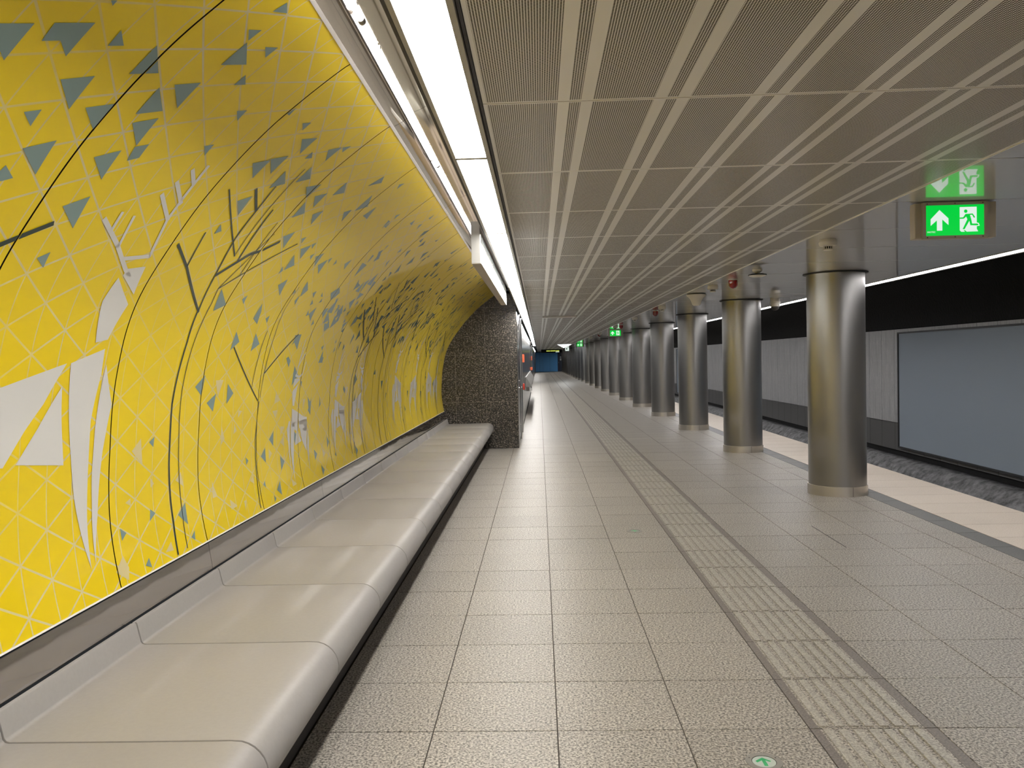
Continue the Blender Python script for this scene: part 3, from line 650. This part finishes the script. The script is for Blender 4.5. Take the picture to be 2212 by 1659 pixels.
# rails with boxes
def rail(y, x, label, zb, boxes):
    t = thing('wall_rail', label, 'rail', (x, y, 0), 'vertical steel rails on the metal wall')
    bm = bmesh.new(); tube(bm, (.03, 0, .05), (.03, 0, 2.3), .016, 12); obj('rail', bm, 'chrome', t, smooth='auto')
    for z in (.3, 1.1, 2.0): bm = bmesh.new(); box(bm, 0, .03, -.01, .01, z, z+.02); obj('bracket', bm, 'frame', t)
rail(14.9, skew(15), 'first chrome rail on the metal wall right beside the granite corner', 0, 0)
rail(16.2, skew(16), 'second chrome rail on the metal wall, just behind the granite corner', 0, 0)
rail(37.6, skew(37), 'distant chrome rail at the dark opening of the metal wall', 0, 0)
def ob(name, label, cat, y, z, s, mat, grp=None, h=None):
    t = thing(name, label, cat, (skew(y), y, z), grp); h = h or s
    bm = bmesh.new(); box(bm, 0, s*.6, -s/2, s/2, 0, h); bmesh.ops.bevel(bm, geom=bm.edges[:], offset=.008, segments=2, affect='EDGES'); obj('body', bm, mat, t)
    bm = bmesh.new(); box(bm, -.02, .001, -s*.35, s*.35, h*.2, h*.8); obj('mount', bm, 'frame', t); return t
ob('alarm_box', 'upright orange box fixed on the metal wall nearest the granite corner', 'box', 17.2, 1.43, .12, 'orange', 'orange boxes on the metal wall', .17)
ob('alarm_box', 'upper distant orange box by the dark opening in the metal wall', 'box', 37.9, 1.44, .13, 'orange', 'orange boxes on the metal wall', .20)
ob('alarm_box', 'lower distant orange box above the sloping board', 'box', 37.2, 1.00, .16, 'orange', 'orange boxes on the metal wall', .14)
t = thing('lock_handle', 'chrome door handle with red lock box on the metal wall', 'handle', (skew(16), 16.4, .92))
bm = bmesh.new(); tube(bm, (.0, -1.2, .045), (.035, -1.2, .045), .010); tube(bm, (.035, -1.25, .045), (.035, .15, .045), .013); obj('bar', bm, 'chrome', t, smooth='auto')
bm = bmesh.new(); box(bm, .0, .075, .15, .29, -.04, .085); bmesh.ops.bevel(bm, geom=bm.edges[:], offset=.006, segments=2, affect='EDGES'); obj('lock_box', bm, 'redbox', t)
t = thing('sloping_board', 'pale sloping board leaning out low from the metal wall', 'board', (skew(22)+.006, 22, .75))
bm = bmesh.new(); extrude_prof(bm, [(.02, .27), (.155, .02), (.155, .0), (.0, .0), (.0, .27)], 0, 11); obj('sloping_top', bm, 'white2', t)
for yy in (.3, 5.5, 10.6):
    bm = bmesh.new(); box(bm, .003, .10, yy, yy+.05, -.12, -.001); obj('bracket', bm, 'frame', t)

# ================================================================== FAR END
fb = struct(bxo('wall_far', -.8, 4.4, Y_END+.1, Y_END+.4, -1.2, 2.7, 'navy'))
for i, (a, b) in enumerate(((-.46, .02), (.02, .42), (.42, 1.22), (1.22, 2.13))):
    bxo('blue_panel', a+.006, b-.006, Y_END+.02, Y_END+.1, .02, 2.25, 'blue', fb)
dr = struct(bxo('door_1', 2.15, 2.72, Y_END+.03, Y_END+.1, .01, 2.2, 'navy'))
bxo('door_handle', 2.22, 2.26, Y_END-.02, Y_END+.03, 1.0, 1.12, 'chrome', dr)
for lab, a, z0, z1 in (('small upper white notice on the dark door at the far end', 2.40, 1.62, 1.72), ('larger lower white notice on the dark door at the far end', 2.40, 1.28, 1.52)):
    bm = bmesh.new(); box(bm, a, a+.28, Y_END+.015, Y_END+.03, z0, z1); tag(obj('notice', bm, 'paper'), lab, 'notice', 'notices on the far door')
dm = thing('display_board', 'black hanging display board with yellow lettering near the far blue wall', 'display', (1.1, 71.8, 2.03))
bm = bmesh.new(); box(bm, -.92, .92, 0, .12, 0, .285); obj('housing', bm, 'black', dm)
bm = bmesh.new(); x = -.45
while x < .62:
    w_ = random.choice([.035, .05, .06])
    box(bm, x, x+w_, -.006, 0, .12, .18); x += w_+random.choice([.02, .02, .05])
obj('lettering', bm, 'led', dm)
bm = bmesh.new(); box(bm, .35, .66, -.006, 0, .03, .08); obj('white_line', bm, 'swhite', dm)
bm = bmesh.new(); vv = [(1.10, 48.5), (1.90, 48.5), (1.93, 64)]
extr = [bm.verts.new((x, y, CZ-.012)) for x, y in vv]; top_ = [bm.verts.new((x, y, CZ-.001)) for x, y in vv]
bm.faces.new(extr); bm.faces.new(top_[::-1])
for i in range(3): j = (i+1) % 3; bm.faces.new((extr[i], top_[i], top_[j], extr[j]))
bmesh.ops.recalc_face_normals(bm, faces=bm.faces[:])
tag(obj('ceiling_light', bm, 'endlamp'), 'distant white triangular ceiling light panel above the display board', 'ceiling light')
t = thing('platform_clock', 'small white square hanging clock before the far columns', 'clock', (2.08, 60.8, 2.05))
bm = bmesh.new(); box(bm, -.14, .14, 0, .08, 0, .26); obj('case', bm, 'swhite', t)
bm = bmesh.new(); tube(bm, (-.03, -.006, .15), (-.03, .0, .15), .055, 20); obj('dial', bm, 'frame_dark', t)
bm = bmesh.new(); tube(bm, (0, .04, .26), (0, .04, .275), .02); obj('hanger', bm, 'frame', t)

# ================================================================== CEILING FITTINGS
def detector(x, y, label, r=.064, grp='white smoke detectors under the ceiling'):
    t = thing('smoke_detector', label, 'detector', (x, y, CZ), grp)
    bm = bmesh.new(); lathe(bm, [(0, -.0001), (r*.86, 0), (r*.95, -.012), (r*.95, -.02), (r, -.023), (r, -.032), (r*.92, -.047), (r*.6, -.053), (0, -.053)]); obj('body', bm, 'white', t, smooth='auto')
    bm = bmesh.new()
    for i in range(14):
        a = 2*PI*i/14; box(bm, r*.50*math.cos(a)-.002, r*.50*math.cos(a)+.002, r*.50*math.sin(a)-.002, r*.50*math.sin(a)+.002, -.072, -.053)
    obj('vent_ribs', bm, 'white', t)
    bm = bmesh.new(); lathe(bm, [(0, -.053), (r*.40, -.053), (r*.40, -.072), (0, -.072)]); obj('sensor_core', bm, 'black', t)
    bm = bmesh.new(); lathe(bm, [(0, -.072), (r*.56, -.072), (r*.52, -.080), (0, -.083)]); obj('cap', bm, 'white', t, smooth='auto')
    return t
detector(2.144, 6.144, 'nearest white smoke detector, in front of the nearest column top')
detector(2.09, 9.9, 'white smoke detector just right of the bell-shaped fitting')
detector(2.07, 13.8, 'white smoke detector between second red beacon and third column')
detector(2.03, 17.4, 'small white smoke detector left of the second red beacon')
for y_ in (22.0, 27.6, 32.5): detector(2.05, y_, 'tiny distant smoke detector among the far column tops', .07)
def beacon(x, y, label):
    t = thing('alarm_beacon', label, 'beacon', (x, y, CZ), 'red alarm beacons under the ceiling')
    bm = bmesh.new(); lathe(bm, [(0, 0), (.053, 0), (.053, -.01), (0, -.01)]); obj('mount', bm, 'frame', t)
    bm = bmesh.new(); pr_ = [(0, -.01), (.050, -.01), (.051, -.045)]+[(.050*math.cos(a), -.05-.055*math.sin(a)) for a in [i*PI/2/8 for i in range(9)]]
    lathe(bm, pr_); obj('red_dome', bm, 'red', t, smooth='auto')
beacon(2.166, 9.2, 'red dome beacon hanging above the second column'); beacon(2.134, 15.05, 'smaller red dome beacon above the fourth column')
beacon(2.12, 21.2, 'tiny red beacon beside the distant green exit sign'); beacon(2.10, 28.6, 'most distant red beacon among the far column tops')
t = thing('dish_lamp', 'round saucer-shaped fitting with a dark gap, left of the nearest column', 'lamp', (2.166, 8.18, CZ))
bm = bmesh.new(); lathe(bm, [(0, 0), (.05, 0), (.045, -.02), (.02, -.035), (.02, -.045), (0, -.045)]); obj('stem', bm, 'white', t, smooth='auto')
bm = bmesh.new(); lathe(bm, [(0, -.043), (.06, -.043), (.088, -.050), (.088, -.0585), (0, -.0585)]); obj('dark_rim', bm, 'black', t)
bm = bmesh.new(); lathe(bm, [(0, -.0585), (.084, -.0585), (.075, -.066), (.05, -.074), (0, -.077)]); obj('dish', bm, 'white', t, smooth='auto')
t = thing('bell_speaker', 'cream bell-shaped ceiling fitting hanging above the third column', 'speaker', (2.142, 11.2, CZ))
bm = bmesh.new(); lathe(bm, [(0, 0), (.12, 0), (.12, -.008), (.04, -.010), (0, -.010)]); obj('mount', bm, 'frame_dark', t)
bm = bmesh.new(); lathe(bm, [(0, -.010), (.135, -.012), (.13, -.025), (.10, -.050), (.075, -.085), (.062, -.125), (.055, -.145), (.035, -.160), (0, -.163)]); obj('bell', bm, 'white', t, smooth='auto')
t = thing('dome_camera', 'white dome camera hanging by the bright light line between the nearest columns', 'camera', (3.584, 12.56, CZ))
bm = bmesh.new(); lathe(bm, [(0, 0), (.07, 0), (.07, -.05), (.085, -.055), (.085, -.062), (.07, -.066), (.07, -.12), (0, -.12)]); obj('housing', bm, 'white', t, smooth='auto')
bm = bmesh.new(); lathe(bm, [(0, -.12)]+[(.062*math.cos(a), -.12-.062*math.sin(a)) for a in [i*PI/2/8 for i in range(9)]]); obj('dome', bm, plain and 'frame_dark', t, smooth='auto')
t = thing('ceiling_hatch', 'slightly drooping ceiling hatch edge in the far middle of the perforated ceiling', 'hatch', (.41, 16.3, CZ))
bm = bmesh.new(); box(bm, -.33, .33, -.3, -.28, -.035, 0); obj('drooping_edge', bm, 'white', t)
bm = bmesh.new(); box(bm, -.33, .33, -.28, .3, -.012, -.002); obj('leaf', bm, 'ceil_edge', t)

# exit signs
def poly(bm, pts, y, mi=0, d=.0):
    v = [Vector((a, 0, b)) for a, b in pts]; tr = tessellate_polygon([[Vector((a, b, 0)) for a, b in pts]])
    vs_ = [bm.verts.new((p.x, y, p.z)) for p in v]
    for t_ in tr:
        f = bm.faces.new([vs_[i] for i in t_]); f.normal_update()
        if f.normal.y > 0: f.normal_flip()
def exit_sign(x, y, label):
    t = thing('exit_sign', label, 'sign', (x, y, CZ), 'lit green exit signs under the ceiling')
    bm = bmesh.new(); box(bm, .0, .450, .018, .085, -.205, -.006); bmesh.ops.bevel(bm, geom=bm.edges[:], offset=.003, segments=1, affect='EDGES'); obj('housing', bm, 'signframe', t)
    bm = bmesh.new(); box(bm, .035, .393, .0, .018, -.210, -.193); box(bm, .035, .393, .0, .018, -.0225, -.006); box(bm, .035, .053, .0, .018, -.193, -.0225); box(bm, .375, .393, .0, .018, -.193, -.0225)
    obj('frame', bm, 'signframe', t)
    bm = bmesh.new(); box(bm, .053, .375, .006, .017, -.193, -.0225); gf = obj('green_face', bm, 'sgreen', t)
    C_ = lambda a, b: (.053+(a-155)/1110*.322, -.0225-(b-920)/588*.1705)
    bm = bmesh.new(); poly(bm, [C_(*p) for p in ((420,1010),(590,1175),(590,1305),(472,1195),(472,1408),(368,1408),(368,1210),(250,1312),(250,1185))], .0052); obj('arrow', bm, 'swhite', gf)
    bm = bmesh.new(); poly(bm, [C_(*p) for p in ((803,965),(1127,965),(1127,1268),(1165,1280),(1183,1332),(1127,1340),(1127,1390),(1153,1440),(835,1442),(803,1415))], .0052); obj('doorway', bm, 'swhite', gf)
    bm = bmesh.new()
    poly(bm, [C_(917+33*math.cos(i*PI/12), 1047+33*math.sin(i*PI/12)) for i in range(24)], .0045)
    poly(bm, [C_(*p) for p in ((912,1100),(1050,1095),(1095,1165),(1072,1180),(1038,1120),(998,1120),(1022,1205),(1037,1288),(1135,1290),(1160,1306),(1145,1326),(1003,1320),(985,1235),(895,1392),(856,1390),(947,1205),(925,1152),(880,1190),(803,1192),(803,1166),(868,1164))], .0045)
    poly(bm, [C_(*p) for p in ((870,1408),(905,1415),(935,1444),(905,1444))], .0045)
    obj('running_figure', bm, 'sgreen', gf)
    fc = D.curves.new('lettering', 'FONT'); fc.body = 'INOTEC'; fc.size = .0125; fc.extrude = .0002
    fo = D.objects.new('lettering', fc); COL.objects.link(fo); fo.parent = t; fo.location = (*[C_(185, 1447)[0], .0048], C_(185, 1447)[1]); fo.rotation_euler = (PI/2, 0, 0); fc.materials.append(M['swhite'])
    bpy.context.view_layer.update(); dg = bpy.context.evaluated_depsgraph_get(); me_ = D.meshes.new_from_object(fo.evaluated_get(dg)); lc = fo.location.copy()
    D.objects.remove(fo); fo = put('lettering', me_, lc, gf); fo.rotation_euler = (PI/2, 0, 0)
    if not me_.materials: me_.materials.append(M['swhite'])
    for a, b in ((.060, -.0145), (.213, -.0145), (.366, -.0145), (.060, -.2015), (.213, -.2015), (.366, -.2015)): bm = bmesh.new(); tube(bm, (a, -.001, b), (a, .001, b), .0035, 10); obj('screw', bm, 'frame_dark', t)
    return t
e0 = exit_sign(2.133, 4.70, 'large green lit exit sign with arrow and running figure, upper right')
for x, y, lab in ((2.085, 24.7, 'medium green exit sign farther down above the middle columns'), (2.03, 45.2, 'smallest distant green exit sign near the far end of the ceiling')):
    c = copy_tree(e0); c.location = (x, y, CZ); c['label'] = lab

# floor arrow lights
f0 = thing('floor_light', 'round floor light with green arrow at the bottom picture edge', 'floor light', (.79, 2.985, 0), 'round arrow lights set in the floor')
bm = bmesh.new(); lathe(bm, [(.0435, -.002), (.0445, .0022), (.066, .0022), (.0672, -.002)], 48); obj('ring', bm, 'flring', f0, smooth='auto')
bm = bmesh.new(); lathe(bm, [(0, .0006), (.0437, .0006)], 48)
for f in bm.faces:
    if f.normal.z < 0: f.normal_flip()
obj('lens', bm, 'lens', f0)
bm = bmesh.new(); lathe(bm, [(.0425, .0009), (.0445, .0009)], 48); obj('gap', bm, 'black', f0)
bm = bmesh.new()
for P in (((-.006, -.032), (.008, -.032), (.006, .020), (-.006, .020)), ((0, .030), (-.030, .006), (-.026, -.006), (0, .014)), ((0, .030), (0, .014), (.022, -.003), (.026, .004))):
    vs_ = [bm.verts.new((a, b, .0012)) for a, b in P]; f = bm.faces.new(vs_); f.normal_update()
    if f.normal.z < 0: f.normal_flip()
o = obj('arrow', bm, 'arrow', f0); o.rotation_euler[2] = .0
for i in range(3):
    bm = bmesh.new(); a = 2*PI*i/3+.5; tube(bm, (.055*math.cos(a), .055*math.sin(a), .002), (.055*math.cos(a), .055*math.sin(a), .0026), .003, 10); obj('screw', bm, 'frame_dark', f0)
c = copy_tree(f0); c.location = (.786, 7.02, 0); c['label'] = 'faint round floor light farther along the tiles left of the ribbed strip'

# back wall behind the viewer
struct(bxo('wall_behind', -2, 4.3, -6.3, -6.0, 0, 2.8, 'ceil_edge'))
